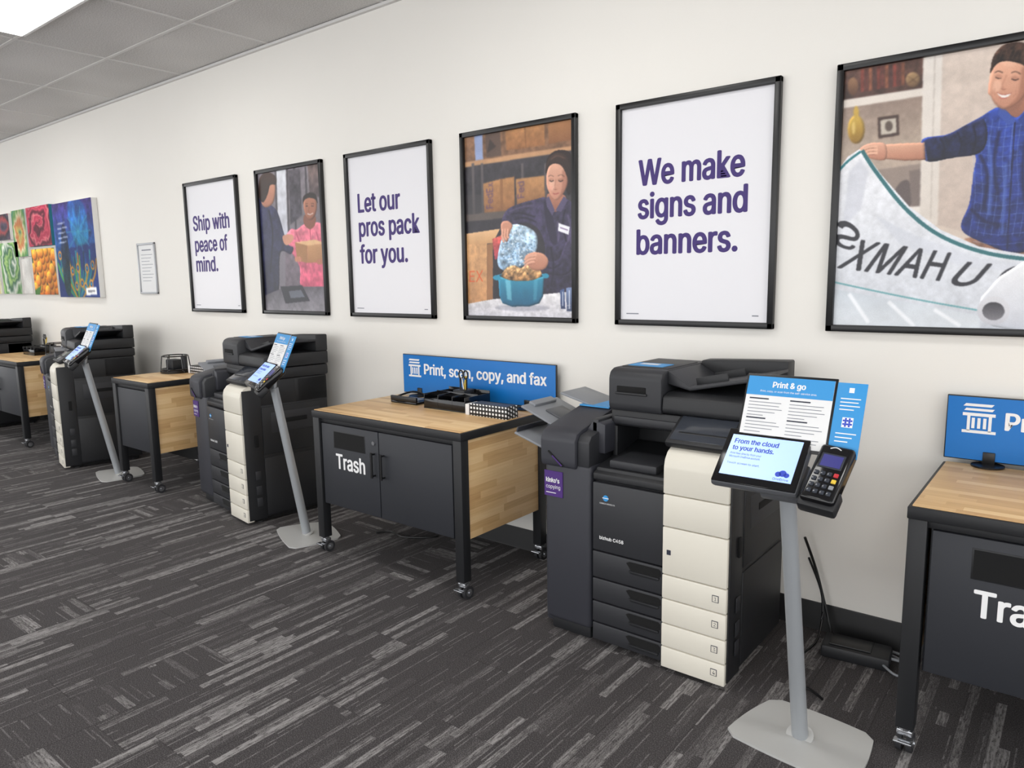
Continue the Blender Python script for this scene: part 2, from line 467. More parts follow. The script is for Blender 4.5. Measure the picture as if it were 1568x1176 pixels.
# poster: packing clerk ---------------------------------------------------
a = Art(320, 430, Homog(C4), (58, 54, 58))
a.poly([(705, 205), (890, 170), (890, 228), (716, 254)], (150, 108, 78), (120, 88, 66), tex=.25)
a.poly([(728, 208), (741, 206), (742, 246), (730, 248)], (150, 165, 205))
a.poly([(745, 206), (768, 202), (770, 240), (747, 243)], (92, 72, 62))
a.poly([(752, 214), (762, 226), (748, 236)], (60, 48, 45))
a.poly([(776, 200), (836, 190), (837, 224), (778, 232)], (186, 132, 84), (150, 100, 62), tex=.15)
a.line([(806, 196), (808, 228)], 1.5, (130, 88, 55), sm=False)
a.poly([(842, 190), (880, 182), (880, 215), (843, 222)], (170, 118, 76), (138, 92, 60))
a.poly([(714, 250), (850, 229), (888, 223), (888, 230), (850, 237), (714, 258)], (196, 150, 110))
a.poly([(714, 258), (888, 231), (888, 300), (714, 300)], (60, 56, 62), (42, 40, 46), tex=.2)
for xx in (724, 738, 800, 836): a.poly([(xx, 252), (xx+4, 251), (xx+6, 345), (xx+2, 345)], (96, 88, 90), (70, 64, 66))
a.poly([(742, 283), (768, 276), (790, 272), (791, 326), (744, 331)], (180, 130, 82), (140, 94, 58), tex=.12)
a.poly([(768, 276), (772, 276), (773, 328), (769, 329)], (140, 96, 60))
a.lettering("FedEx", [(747, 322), (747, 283), (757, 281), (757, 320)], (84, 60, 104), 0)
a.poly([(792, 276), (836, 270), (837, 306), (794, 316)], (186, 136, 88), (148, 102, 64), tex=.12)
a.lettering("Fed", [(795, 306), (795, 281), (805, 279), (805, 304)], (84, 60, 104), 0)
a.poly([(714, 331), (840, 318), (840, 330), (714, 342)], (92, 82, 78))
a.poly([(714, 342), (888, 325), (888, 455), (714, 470)], (44, 40, 48), (30, 27, 34), tex=.2)
for i in range(3): a.I[..., i] = a.blur(a.I[..., i], 4)
a.poly([(771, 338), (780, 322), (800, 313), (822, 307), (838, 304), (850, 316), (866, 306), (879, 312), (892, 330), (892, 450), (835, 450), (830, 425), (836, 396), (836, 375), (826, 352), (805, 343), (785, 352), (774, 352)], (62, 55, 84), (40, 35, 58), sm=True, shade=.7, tex=.35)
a.poly([(836, 310), (848, 330), (856, 372), (846, 372), (838, 340)], (40, 35, 58), sm=True, soft=2)
a.poly([(879, 350), (884, 395), (872, 420), (848, 422), (834, 414), (836, 402), (856, 400), (866, 380)], (72, 64, 94), (44, 38, 64), sm=True, shade=.7, tex=.3)
for q in (((785, 330), (800, 328), (822, 334)), ((790, 338), (806, 335), (824, 342)), ((868, 322), (864, 345), (870, 372)), ((846, 380), (850, 410), (846, 440)), ((862, 404), (850, 412), (838, 410))): a.line(q, 2.4, (26, 22, 40), soft=3, a=.85)
for q in (((782, 326), (800, 319), (820, 316)), ((872, 330), (876, 352), (872, 372)), ((856, 340), (858, 360), (857, 372))): a.line(q, 2.6, (104, 94, 128), soft=5, a=.6)
a.poly([(842, 298), (866, 300), (868, 312), (852, 326), (842, 312)], (184, 124, 100), (150, 98, 80), sm=True)
a.poly([(838, 306), (843, 302), (852, 324), (848, 332), (840, 318)], (84, 76, 108)); a.poly([(866, 302), (872, 308), (862, 326), (853, 324)], (84, 76, 108))
a.poly([(839, 268), (840, 246), (850, 234), (864, 231), (876, 236), (881, 254), (880, 285), (874, 300), (868, 290), (850, 250)], (44, 30, 28), (30, 22, 22), sm=True)
a.poly([(841, 262), (848, 250), (861, 249), (870, 261), (871, 282), (864, 299), (855, 308), (848, 304), (841, 291), (839, 277)], (226, 172, 146), (200, 140, 116), sm=True, shade=.6)
a.poly([(864, 262), (872, 270), (871, 286), (863, 301), (856, 308), (863, 290)], (160, 104, 84), sm=True, a=.6, soft=6)
a.ell((848, 284), 5, 9, (242, 196, 172), a=.5, soft=5)
a.poly([(838, 268), (841, 248), (854, 236), (870, 240), (878, 258), (876, 288), (871, 272), (863, 256), (852, 252), (843, 257)], (56, 38, 33), (34, 24, 22), sm=True, shade=.5)
a.line([(846, 246), (856, 240), (868, 244)], 1.6, (116, 84, 70), soft=2, a=.7)
a.line([(842, 272), (846, 270), (851, 272)], 1.1, (90, 60, 50), a=.7); a.line([(857, 271), (862, 269), (867, 272)], 1.1, (90, 60, 50), a=.7)
a.ell((847, 277), 4, 2.6, (170, 114, 94), a=.6, soft=2); a.ell((861, 277), 4.5, 2.6, (160, 106, 86), a=.6, soft=2)
a.line([(844, 278), (847, 279.2), (850.5, 278)], 1.3, (54, 38, 36)); a.line([(857.5, 278), (861, 279.2), (865, 277.5)], 1.3, (54, 38, 36))
a.line([(854, 276), (852, 288), (854, 290)], 1.4, (176, 116, 94), a=.7, soft=2); a.line([(850, 291), (853, 292), (856, 291)], 1.1, (150, 90, 74), a=.7)
a.line([(849, 297.5), (853, 298.6), (858.5, 297)], 1.6, (172, 88, 82)); a.ell((846, 289), 3.5, 3, (228, 150, 130), a=.4, soft=4)
a.poly([(858, 343), (875, 349), (873, 361), (857, 355)], (240, 240, 245)); a.line([(860, 350), (872, 354)], 1.4, (120, 90, 140), sm=False)
a.poly([(714, 362), (752, 358), (748, 376), (748, 462), (714, 470)], (214, 164, 114), (180, 130, 86), tex=.12)
a.poly([(716, 360), (768, 352), (757, 374), (716, 377)], (228, 184, 136), (200, 152, 104)); a.poly([(748, 376), (757, 374), (757, 460), (748, 463)], (150, 104, 66))
a.lettering("EX", [(721, 417), (742, 416), (742, 433), (721, 434)], (206, 92, 48), 0)
a.poly([(756, 368), (770, 362), (774, 392), (760, 400)], (206, 92, 80), (180, 66, 86), tex=.3)
a.poly([(764, 405), (768, 376), (778, 352), (792, 345), (812, 350), (825, 362), (824, 385), (812, 402), (794, 414), (774, 416)], (170, 192, 208), (128, 156, 182), sm=True, shade=.8, tex=.5)
rr = random.Random(3)
for _ in range(300):
    x = rr.uniform(768, 824); y = rr.uniform(348, 412)
    if ((x-796)/26)**2+((y-382)/32)**2 < 1: a.ell((x, y), 1.1, 1.1, (228, 240, 248) if rr.random() < .5 else (96, 134, 170), a=.8)
a.poly([(771, 342), (780, 340), (787, 347), (783, 358), (779, 372), (773, 366), (769, 352)], (210, 150, 124), (180, 120, 96), sm=True, shade=.5)
for d in (0, 4, 8): a.line([(772+d, 352), (771+d, 364), (774+d, 373-d)], 2.8, (222, 164, 138)); a.line([(773.8+d, 353), (773+d, 364)], .8, (150, 94, 76), a=.7)
a.poly([(714, 468), (757, 460), (892, 446), (892, 500), (714, 500)], (226, 224, 226), (200, 198, 206), tex=.14)
a.ell((802, 473), 42, 5, (140, 140, 154), a=.6, soft=6)
a.poly([(765, 424), (836, 421), (834, 455), (828, 466), (812, 471), (786, 471), (772, 466), (767, 455)], (48, 150, 182), (14, 84, 118), shade=.8)
a.poly([(776, 430), (784, 430), (786, 462), (779, 460)], (140, 212, 230), a=.6, soft=4); a.poly([(820, 428), (826, 428), (824, 460), (819, 462)], (100, 180, 206), a=.4, soft=4)
a.ell((800, 425), 38, 6, (70, 172, 200)); a.ell((800, 424), 34, 4.5, (20, 60, 82))
a.ell((763, 427), 6, 4, (40, 140, 172)); a.ell((838, 424), 5, 4, (40, 140, 172))
a.poly([(770, 424), (778, 412), (790, 408), (800, 412), (812, 406), (826, 412), (832, 422), (820, 430), (798, 432), (780, 430)], (212, 172, 122), (158, 114, 70), sm=True, shade=.6, tex=.7)
for q in ((782, 420, 792, 413), (796, 426, 806, 416), (812, 424, 822, 416), (800, 414, 794, 424), (786, 427, 790, 418), (808, 412, 814, 420)): a.line([(q[0], q[1]), (q[2], q[3])], 1.2, (130, 90, 52), sm=False, a=.8)
a.poly([(806, 396), (818, 388), (834, 390), (842, 400), (838, 412), (826, 416), (814, 412)], (212, 152, 126), (176, 118, 94), sm=True, shade=.5)
for d in (0, 5, 10): a.line([(824-d*.3, 392+d), (812, 394+d), (805, 400+d)], 3.2, (222, 166, 140)); a.line([(822, 395+d), (812, 397+d), (806, 402+d)], .8, (150, 94, 76), a=.7)
a.poly([(860, 446), (866, 443), (868, 474), (861, 474)], (70, 92, 140), (40, 52, 90)); a.poly([(869, 442), (880, 441), (880, 478), (870, 478)], (120, 140, 180), (60, 72, 104))
a.line([(864, 448), (864, 470)], 1.2, (210, 220, 235), sm=False); a.line([(874, 446), (874, 474)], 1.4, (220, 226, 238), sm=False)
for _ in range(60):
    x = rr.uniform(720, 875); y = rr.uniform(468, 490); a.line([(x, y), (x+rr.uniform(3, 7), y-1)], .8, (188, 186, 194), sm=False, a=.7)
a.grain(2.5, 2); pic_poster(X4, a)

# poster: customer handing box --------------------------------------------
a = Art(220, 296, Homog(C2), (118, 112, 120))
a.poly([(390, 262), (500, 243), (502, 340), (396, 352)], (140, 132, 140), (112, 104, 110), tex=.15)
a.poly([(424, 258), (440, 255), (444, 378), (430, 380)], (222, 224, 230), (180, 180, 192), tex=.1)
for xx in (423, 441, 452, 470): a.poly([(xx, 256), (xx+2.5, 255), (xx+6, 372), (xx+3.5, 372)], (66, 62, 68))
a.poly([(444, 262), (462, 259), (466, 330), (448, 345)], (84, 78, 86), (62, 58, 68), tex=.4); a.poly([(474, 252), (500, 248), (502, 305), (478, 300)], (110, 92, 88), (76, 66, 70), tex=.4)
a.poly([(440, 372), (502, 372), (502, 440), (440, 446)], (110, 98, 108), tex=.2)
for i in range(3): a.I[..., i] = a.blur(a.I[..., i], 4)
a.poly([(458, 352), (470, 344), (492, 342), (502, 356), (506, 446), (466, 442), (462, 410), (446, 382), (440, 366), (448, 352)], (230, 126, 144), (186, 74, 102), sm=True, shade=.8, tex=.22)
a.line([(478, 350), (480, 376)], 1.3, (180, 70, 96), sm=False); a.line([(456, 356), (462, 372)], 2, (180, 78, 102), soft=2); a.line([(488, 356), (494, 376)], 2, (186, 84, 108), soft=2)
a.poly([(470, 330), (486, 332), (486, 345), (478, 352), (469, 344)], (130, 80, 62), sm=True)
a.poly([(468, 316), (470, 304), (479, 300), (487, 304), (489, 318), (486, 331), (479, 338), (472, 332)], (186, 126, 100), (152, 94, 72), sm=True, shade=.7)
a.poly([(467, 314), (468, 302), (477, 296), (487, 299), (490, 312), (486, 306), (477, 304), (470, 307)], (38, 30, 28), sm=True)
a.line([(471, 313), (475, 312.5)], .9, (60, 42, 36), sm=False, a=.8); a.line([(480, 312.5), (485, 313)], .9, (60, 42, 36), sm=False, a=.8)
a.line([(471.5, 316.5), (475, 316.5)], 1.1, (44, 32, 30), sm=False); a.line([(480.5, 316.5), (484.5, 316.5)], 1.1, (44, 32, 30), sm=False)
a.line([(474, 328), (478, 329.5), (483, 327.5)], 1.3, (226, 210, 202)); a.line([(477, 318), (476, 324), (478, 325)], 1.0, (130, 80, 62), a=.7)
a.poly([(396, 318), (408, 312), (422, 318), (430, 332), (442, 372), (452, 380), (448, 390), (432, 388), (430, 440), (424, 466), (398, 470)], (56, 58, 92), (30, 30, 52), sm=True, shade=.8, tex=.25)
a.line([(414, 322), (420, 360), (416, 420)], 2.2, (26, 26, 46), soft=3)
a.poly([(436, 362), (450, 360), (452, 368), (444, 376), (438, 374)], (200, 142, 116), sm=True)
a.poly([(402, 296), (404, 276), (414, 270), (423, 276), (424, 296), (420, 312), (410, 318), (403, 312)], (204, 148, 122), (172, 116, 94), sm=True, shade=.6)
a.poly([(398, 300), (400, 272), (412, 264), (424, 270), (425, 282), (416, 284), (412, 298), (405, 310)], (66, 46, 38), (46, 34, 30), sm=True, shade=.5)
a.poly([(455, 372), (474, 376), (474, 404), (458, 400)], (160, 114, 72)); a.poly([(474, 376), (504, 374), (506, 402), (474, 404)], (194, 144, 98), (166, 118, 76))
a.poly([(455, 372), (486, 368), (504, 374), (474, 377)], (222, 178, 130))
a.ell((460, 398), 6, 4, (176, 112, 86)); a.ell((494, 402), 6, 4, (176, 112, 86))
for d in (0, 3, 6): a.line([(456+d, 394), (457+d, 402)], 1.8, (196, 134, 106), sm=False)
a.poly([(404, 455), (440, 440), (508, 440), (510, 490), (404, 490)], (84, 80, 88), (140, 136, 142), tex=.15); a.poly([(432, 440), (466, 438), (478, 462), (440, 466)], (40, 40, 48)); a.poly([(445, 447), (464, 445), (470, 456), (448, 458)], (96, 100, 112))
a.grain(2.5, 5); pic_poster(X2, a)

# poster: banner maker ----------------------------------------------------
a = Art(440, 590, Homog(C6), (206, 190, 176))
a.poly([(1270, 90), (1422, 68), (1418, 340), (1262, 345)], (170, 150, 136), (184, 166, 150), tex=.08)
a.poly([(1290, 108), (1414, 86), (1414, 136), (1290, 154)], (96, 66, 56), (70, 48, 42), tex=.3)
for i in range(11):
    x = 1318+i*6.2; a.poly([(x, 106-i*1.0), (x+5, 105-i*1.0), (x+5, 140-i*.95), (x, 141-i*.95)], [(122, 56, 46), (92, 50, 44), (140, 84, 60), (74, 46, 44)][i % 4], tex=.3)
a.ell((1306, 132), 8, 14, (150, 110, 80), (90, 60, 44)); a.ell((1398, 122), 11, 12, (172, 140, 100), (110, 82, 58), shade=.5); a.line([(1390, 116), (1406, 128)], 1, (90, 66, 46), sm=False); a.line([(1406, 116), (1390, 128)], 1, (90, 66, 46), sm=False)
a.poly([(1290, 153), (1422, 133), (1422, 145), (1290, 166)], (226, 216, 206))
a.poly([(1290, 166), (1416, 147), (1416, 222), (1286, 240)], (150, 130, 118), (178, 160, 144), tex=.08)
a.ell((1311, 198), 13, 22, (206, 170, 76), (140, 104, 34), shade=.7); a.ell((1311, 172), 4, 10, (196, 160, 70)); a.ell((1307, 196), 2.5, 10, (240, 214, 140), a=.6, soft=2)
a.poly([(1344, 180), (1376, 175), (1377, 207), (1345, 212)], (66, 48, 42)); a.poly([(1348, 184), (1372, 180), (1373, 203), (1349, 207)], (196, 186, 172)); a.ell((1361, 193), 6, 8, (92, 78, 70))
a.poly([(1330, 262), (1414, 250), (1412, 330), (1360, 320)], (146, 130, 120)); a.poly([(1368, 300), (1378, 280), (1392, 278), (1396, 312), (1380, 318)], (96, 84, 82), sm=True)
a.poly([(1392, 262), (1412, 258), (1412, 326), (1396, 322)], (120, 106, 100))
a.poly([(1370, 318), (1432, 314), (1432, 345), (1380, 340)], (226, 218, 210))
a.poly([(1414, 70), (1444, 64), (1436, 345), (1408, 340)], (232, 224, 216), (214, 204, 194)); a.line([(1432, 70), (1425, 335)], 1.5, (190, 178, 168), sm=False)
a.poly([(1444, 64), (1680, 22), (1660, 400), (1436, 345)], (214, 198, 186), (190, 172, 160), tex=.05)
a.poly([(1476, 366), (1545, 350), (1660, 352), (1650, 410), (1500, 396)], (160, 120, 96), (110, 74, 60), tex=.3)
for i in range(3): a.I[..., i] = a.blur(a.I[..., i], 5)
a.poly([(1534, 146), (1576, 140), (1584, 172), (1556, 186), (1530, 170)], (180, 122, 98), (140, 92, 74), sm=True, shade=.3)
a.poly([(1500, 180), (1530, 164), (1556, 180), (1584, 160), (1640, 178), (1664, 240), (1656, 385), (1600, 380), (1552, 388), (1510, 374), (1478, 358), (1472, 342), (1484, 312), (1490, 268), (1492, 236), (1456, 242), (1418, 246), (1412, 214), (1450, 206), (1478, 192)], (42, 66, 150), (22, 33, 90), sm=True, shade=.9, tex=.3)
for i in range(15):
    x = 1490+i*11; a.line([(x+8, 182), (x+1, 240), (x+3, 300), (x-6, 362)], .9, (136, 162, 226), a=.45)
for i in range(13):
    y = 186+i*15; a.line([(1497-(i*.6), y+4), (1530, y+9), (1560, y+6), (1650, y)], .9, (136, 162, 226), a=.42)
for q in (((1500, 236), (1512, 270), (1506, 320)), ((1530, 200), (1522, 250), (1528, 300)), ((1572, 210), (1566, 270), (1576, 350)), ((1486, 320), (1510, 340), (1540, 346)), ((1594, 190), (1602, 250), (1596, 320))): a.line(q, 6, (14, 20, 62), soft=7, a=.8)
for q in (((1512, 210), (1518, 260), (1514, 330)), ((1540, 250), (1538, 300), (1534, 360))): a.line(q, 5, (86, 116, 196), soft=8, a=.6)
a.line([(1554, 184), (1548, 280), (1542, 382)], 2.4, (18, 26, 70)); a.line([(1551, 184), (1545, 280)], 1, (110, 134, 200), a=.5)
a.poly([(1530, 162), (1540, 168), (1556, 186), (1544, 192), (1528, 176)], (56, 80, 160)); a.poly([(1584, 158), (1590, 166), (1568, 194), (1558, 184)], (40, 60, 130))
a.poly([(1414, 216), (1450, 207), (1482, 190), (1505, 182), (1512, 208), (1500, 234), (1456, 242), (1418, 246)], (38, 45, 88), (17, 21, 50), sm=True, shade=.9, tex=.4)
for q in (((1440, 212), (1446, 226), (1442, 242)), ((1466, 202), (1472, 220), (1468, 238)), ((1490, 192), (1494, 212), (1490, 232))): a.line(q, 2.4, (12, 15, 36), soft=3)
a.line([(1414, 216), (1419, 246)], 3, (60, 74, 130), sm=False)
a.poly([(1416, 218), (1385, 219), (1352, 221), (1348, 232), (1352, 243), (1385, 246), (1417, 245)], (222, 170, 142), (176, 118, 94), shade=.7)
a.poly([(1356, 221), (1340, 218), (1326, 221), (1317, 227), (1315, 233), (1326, 236), (1334, 243), (1356, 244)], (226, 172, 146), (184, 124, 100), sm=True, shade=.5)
for d in (0, 5, 10): a.line([(1344, 224+d), (1330, 225+d), (1318+d, 230+d)], 4, (230, 178, 150)); a.line([(1342, 226.5+d), (1330, 227.5+d), (1322+d, 231+d)], 1, (156, 100, 80), a=.7)
rA = math.radians(9)
def hd(p):
    x = (p[0]-1550)*.70; y = (p[1]-120)*.96
    return (1547+x*math.cos(rA)-y*math.sin(rA), 119+x*math.sin(rA)+y*math.cos(rA))
a.tf = hd
a.poly([(1506, 146), (1507, 104), (1520, 88), (1548, 80), (1580, 86), (1594, 108), (1591, 136), (1574, 158), (1548, 171), (1528, 166), (1514, 154)], (228, 174, 146), (196, 138, 112), sm=True, shade=.7)
a.poly([(1572, 100), (1592, 112), (1592, 140), (1572, 162), (1550, 170), (1572, 144)], (150, 98, 78), sm=True, a=.6, soft=9)
a.ell((1524, 136), 9, 10, (244, 200, 174), a=.5, soft=8); a.ell((1540, 96), 18, 7, (242, 196, 168), a=.4, soft=6)
a.poly([(1510, 142), (1516, 152), (1532, 164), (1552, 168), (1574, 158), (1588, 138), (1582, 160), (1562, 173), (1536, 171), (1518, 160)], (130, 92, 76), sm=True, a=.4, soft=4)
a.poly([(1505, 118), (1505, 94), (1516, 76), (1540, 64), (1572, 62), (1600, 76), (1606, 104), (1599, 132), (1590, 110), (1574, 97), (1546, 94), (1524, 97), (1512, 106)], (64, 44, 35), (36, 25, 22), sm=True, shade=.6, tex=.6)
for i in range(10): a.line([(1511+i*9, 94-i*.9), (1517+i*9, 76), (1530+i*8, 67)], 1.1, (100, 72, 56), a=.5)
a.line([(1514, 116), (1522, 112.5), (1532, 114)], 1.8, (84, 58, 48), a=.8); a.line([(1550, 112), (1560, 109), (1572, 112)], 1.8, (84, 58, 48), a=.8)
a.ell((1524, 121), 8, 4, (176, 120, 98), a=.5, soft=3); a.ell((1561, 120), 9, 4, (166, 110, 90), a=.5, soft=3)
a.line([(1517, 122.5), (1524, 124), (1531, 123)], 1.4, (56, 40, 36)); a.line([(1553, 121.5), (1561, 122.5), (1568, 120)], 1.4, (56, 40, 36))
a.line([(1541, 116), (1535, 134), (1539, 138)], 1.8, (180, 122, 98), a=.7, soft=2); a.line([(1534, 139), (1539, 140.5), (1545, 138.5)], 1.3, (156, 98, 78), a=.7)
a.poly([(1527, 147), (1540, 149), (1556, 145), (1549, 151.5), (1537, 153)], (240, 232, 226), sm=True); a.line([(1525, 146), (1540, 148.5), (1558, 144)], 1.1, (176, 100, 90)); a.line([(1532, 153.5), (1540, 155), (1551, 152)], 1.4, (190, 112, 102))
a.line([(1521, 140), (1520, 146), (1523, 151)], 1.2, (170, 114, 94), a=.5, soft=1); a.line([(1566, 138), (1567, 144), (1562, 150)], 1.2, (156, 100, 82), a=.5, soft=1)
a.ell((1596, 124), 4, 10, (196, 138, 112), shade=.5)
a.tf = None
a.poly([(1316, 228), (1326, 236), (1350, 268), (1392, 316), (1440, 352), (1500, 378), (1570, 390), (1660, 396), (1660, 530), (1255, 520), (1270, 330), (1282, 262), (1298, 240)], (236, 236, 240), (200, 204, 212), tex=.06)
a.poly([(1300, 262), (1318, 244), (1330, 262), (1318, 320), (1290, 350)], (200, 202, 212), a=.6, soft=12)
a.poly([(1340, 330), (1400, 360), (1500, 396), (1600, 410), (1600, 420), (1480, 410), (1380, 376)], (206, 209, 218), a=.7, soft=10)
a.line([(1284, 262), (1298, 247), (1318, 232)], 3.5, (40, 116, 124)); a.line([(1320, 230), (1342, 264), (1386, 319), (1436, 359), (1500, 385), (1570, 397), (1660, 403)], 6, (44, 106, 112))
a.line([(1276, 432), (1340, 446), (1420, 462), (1500, 476)], 2.6, (110, 164, 170)); a.poly([(1262, 440), (1500, 484), (1500, 530), (1255, 520)], (194, 202, 210), (222, 226, 230), a=.8, soft=3)
for q in ((1300, 450, 1330, 495), (1360, 462, 1400, 500), (1430, 474, 1470, 500)): a.line([(q[0], q[1]), (q[2], q[3])], 6, (242, 244, 248), sm=False, soft=5, a=.8)
K = (36, 36, 44)
# banner lettering is seen from behind: mirrored glyphs running up the sheet
a.lettering("S", [(1320, 356), (1284, 330), (1276, 374), (1306, 384)], K, 2)
a.lettering("HAMX", [(1456, 388), (1318, 368), (1282, 410), (1438, 430)], K, 2)
a.lettering("O U", [(1584, 410), (1482, 402), (1450, 436), (1560, 443)], K, 2)
a.poly([(1497, 474), (1502, 456), (1530, 424), (1568, 400), (1660, 372), (1660, 512), (1560, 508), (1520, 500), (1502, 490)], (246, 246, 248), (190, 193, 202), shade=.6)
a.ell((1521, 476), 25, 22, (212, 212, 217), (190, 190, 197)); a.ell((1521, 477), 17, 14, (58, 56, 62), (120, 118, 124))
a.grain(2.5, 7, .06); pic_poster(X6, a)

# certificate -------------------------------------------------------------
par = empty('certificate_frame')
cx0, cx1, cz0, cz1 = -2.147*D, -2.045*D, .456*D, .598*D
frame(par, cx0, cx1, cz0, cz1, M_silver, .018, .018)
b = B('certificate'); b.box(cx0+.01, cx1-.01, -.008, -.002, cz0+.01, cz1-.01, M_paper)
b.box(cx0+.08, cx1-.08, -.009, -.008, cz1-.07, cz1-.06, M_txt)
for i in range(9): b.box(cx0+.06, cx1-.06-(i % 3)*.03, -.009, -.008, cz1-.11-i*.03, cz1-.106-i*.03, M_txt)
b.finish(par)

# canvases -----------------------------------------------------------------
def canvas(x0, x1, z0, z1, art, edge):
    par = empty('canvas_print'); b = B('stretcher'); b.box(x0, x1, -.055, -.001, z0, z1, edge, .004); b.finish(par)
    art.to_obj('print', x0+.001, x1-.001, z0+.001, z1-.001, -.056, M_canvas, par)
M_e1 = mat('canvas_edge_white', (230, 228, 224), .7); M_e2 = mat('canvas_edge_teal', (30, 110, 130), .7)
def rad(W, Hh, c, cols, n, seed, swirl=0, warp=.12):
    A = Art(W, Hh, None, (0, 0, 0)); x = A.gx/W-c[0]+warp*(A.cloud(12, seed)-.5); y = A.gy/Hh-c[1]+warp*(A.cloud(12, seed+5)-.5)
    r = np.hypot(x, y); th = np.arctan2(y, x)
    t = (r*n+swirl*th/(2*math.pi)+.06*np.sin(th*14)) % 1.0*len(cols); k = np.floor(t).astype(int) % len(cols); cc = np.array(cols, float); f = (t-np.floor(t))[..., None]
    A.I = cc[k]*(1-f)+cc[(k+1) % len(cols)]*f; A.grain(4, seed, .3); return A
A = Art(130, 130, None, (26, 50, 116))
A.poly([(0, 0), (1, 0), (1, .45), (0, .5)], (66, 50, 130), (24, 84, 150), tex=.4)
A.poly([(.45, 0), (.8, .05), (.85, .4), (.55, .45), (.42, .2)], (46, 90, 176), (22, 120, 160), sm=True, soft=5, tex=.4)
for i in range(10): A.line([(.62, .32), (.62+.3*math.cos(i*.63), .32+.26*math.sin(i*.63))], .015, (60, 160, 190), a=.6)
for i in range(34):
    x = (i*.37) % 1; A.line([(.5, 1.05), (.5+(x-.5)*.8, .8), (x, .5+.22*((i*.61) % 1))], .03, [(16, 120, 120), (90, 160, 60), (16, 76, 140), (190, 130, 40), (10, 50, 84), (30, 140, 150)][i % 6], a=.9)
for i in range(12):
    x = .1+(i*.29) % .8; y = .55+(i*.17) % .35; A.ell((x, y), .045, .05, (220, 150, 50), soft=1); A.ell((x, y), .028, .03, (16, 50, 120)); A.ell((x, y), .012, .014, (60, 190, 190))
A.poly([(.18, .35), (.26, .22), (.34, .4), (.33, .7), (.28, .97), (.16, .92), (.14, .6)], (14, 26, 66), (20, 60, 60), sm=True, tex=.5)
for i in range(5): A.line([(.10, .22+i*.05), (.30+(i % 2)*.05, .21+i*.05)], .014, (206, 210, 228), sm=False, a=.8)
A.poly([(.68, .9), (.93, .89), (.93, .97), (.68, .975)], (240, 240, 240)); A.line([(.72, .935), (.89, .93)], .02, (110, 110, 120), sm=False); A.grain(5, 3, .3)
canvas(-2.685*D, -2.385*D, .445*D, .745*D, A, M_e1)
canvas(-2.91*D, -2.71*D, .617*D, .749*D, rad(80, 66, (.5, .5), [(120, 18, 50), (224, 80, 104), (180, 34, 70), (236, 120, 130), (84, 14, 36)], 3.2, 1, 1, .25), M_e2)
A = Art(80, 80, None, (50, 80, 36))
for i in range(40):
    x = (i*.37) % 1; y = (i*.233) % 1; A.ell((x, y), .12, .13, (250, 188, 56), (206, 100, 20), shade=.8); A.ell((x-.03, y-.04), .03, .03, (255, 224, 140), a=.5, soft=2)
A.poly([(0, .9), (.3, .8), (.2, 1), (0, 1)], (60, 110, 40)); A.grain(5, 4, .3)
canvas(-2.90*D, -2.70*D, .4526*D, .608*D, A, M_e1)
canvas(-3.05*D, -2.925*D, .586*D, .748*D, rad(56, 66, (.5, .5), [(60, 130, 110), (220, 206, 110), (206, 110, 56), (226, 220, 180), (110, 160, 80)], 1.6, 2, 0, .2), M_e1)
canvas(-3.00*D, -2.92*D, .456*D, .578*D, rad(30, 40, (1.5, .5), [(230, 228, 222), (220, 216, 210)], 1, 2), M_e1)
canvas(-3.205*D, -3.02*D, .455*D, .64*D, rad(60, 60, (.5, .4), [(60, 120, 50), (170, 200, 120), (40, 90, 60), (226, 226, 214)], 2.6, 4, 1, .3), M_e1)
canvas(-3.195*D, -3.08*D, .65*D, .743*D, rad(30, 30, (.5, .5), [(30, 30, 40), (70, 60, 80), (160, 60, 60)], 2, 4, 0, .3), M_e1)
canvas(-3.45*D, -3.225*D, .455*D, .70*D, rad(60, 60, (.5, .4), [(90, 180, 200), (226, 236, 236), (220, 200, 120)], 2, 4, 1, .3), M_e1)

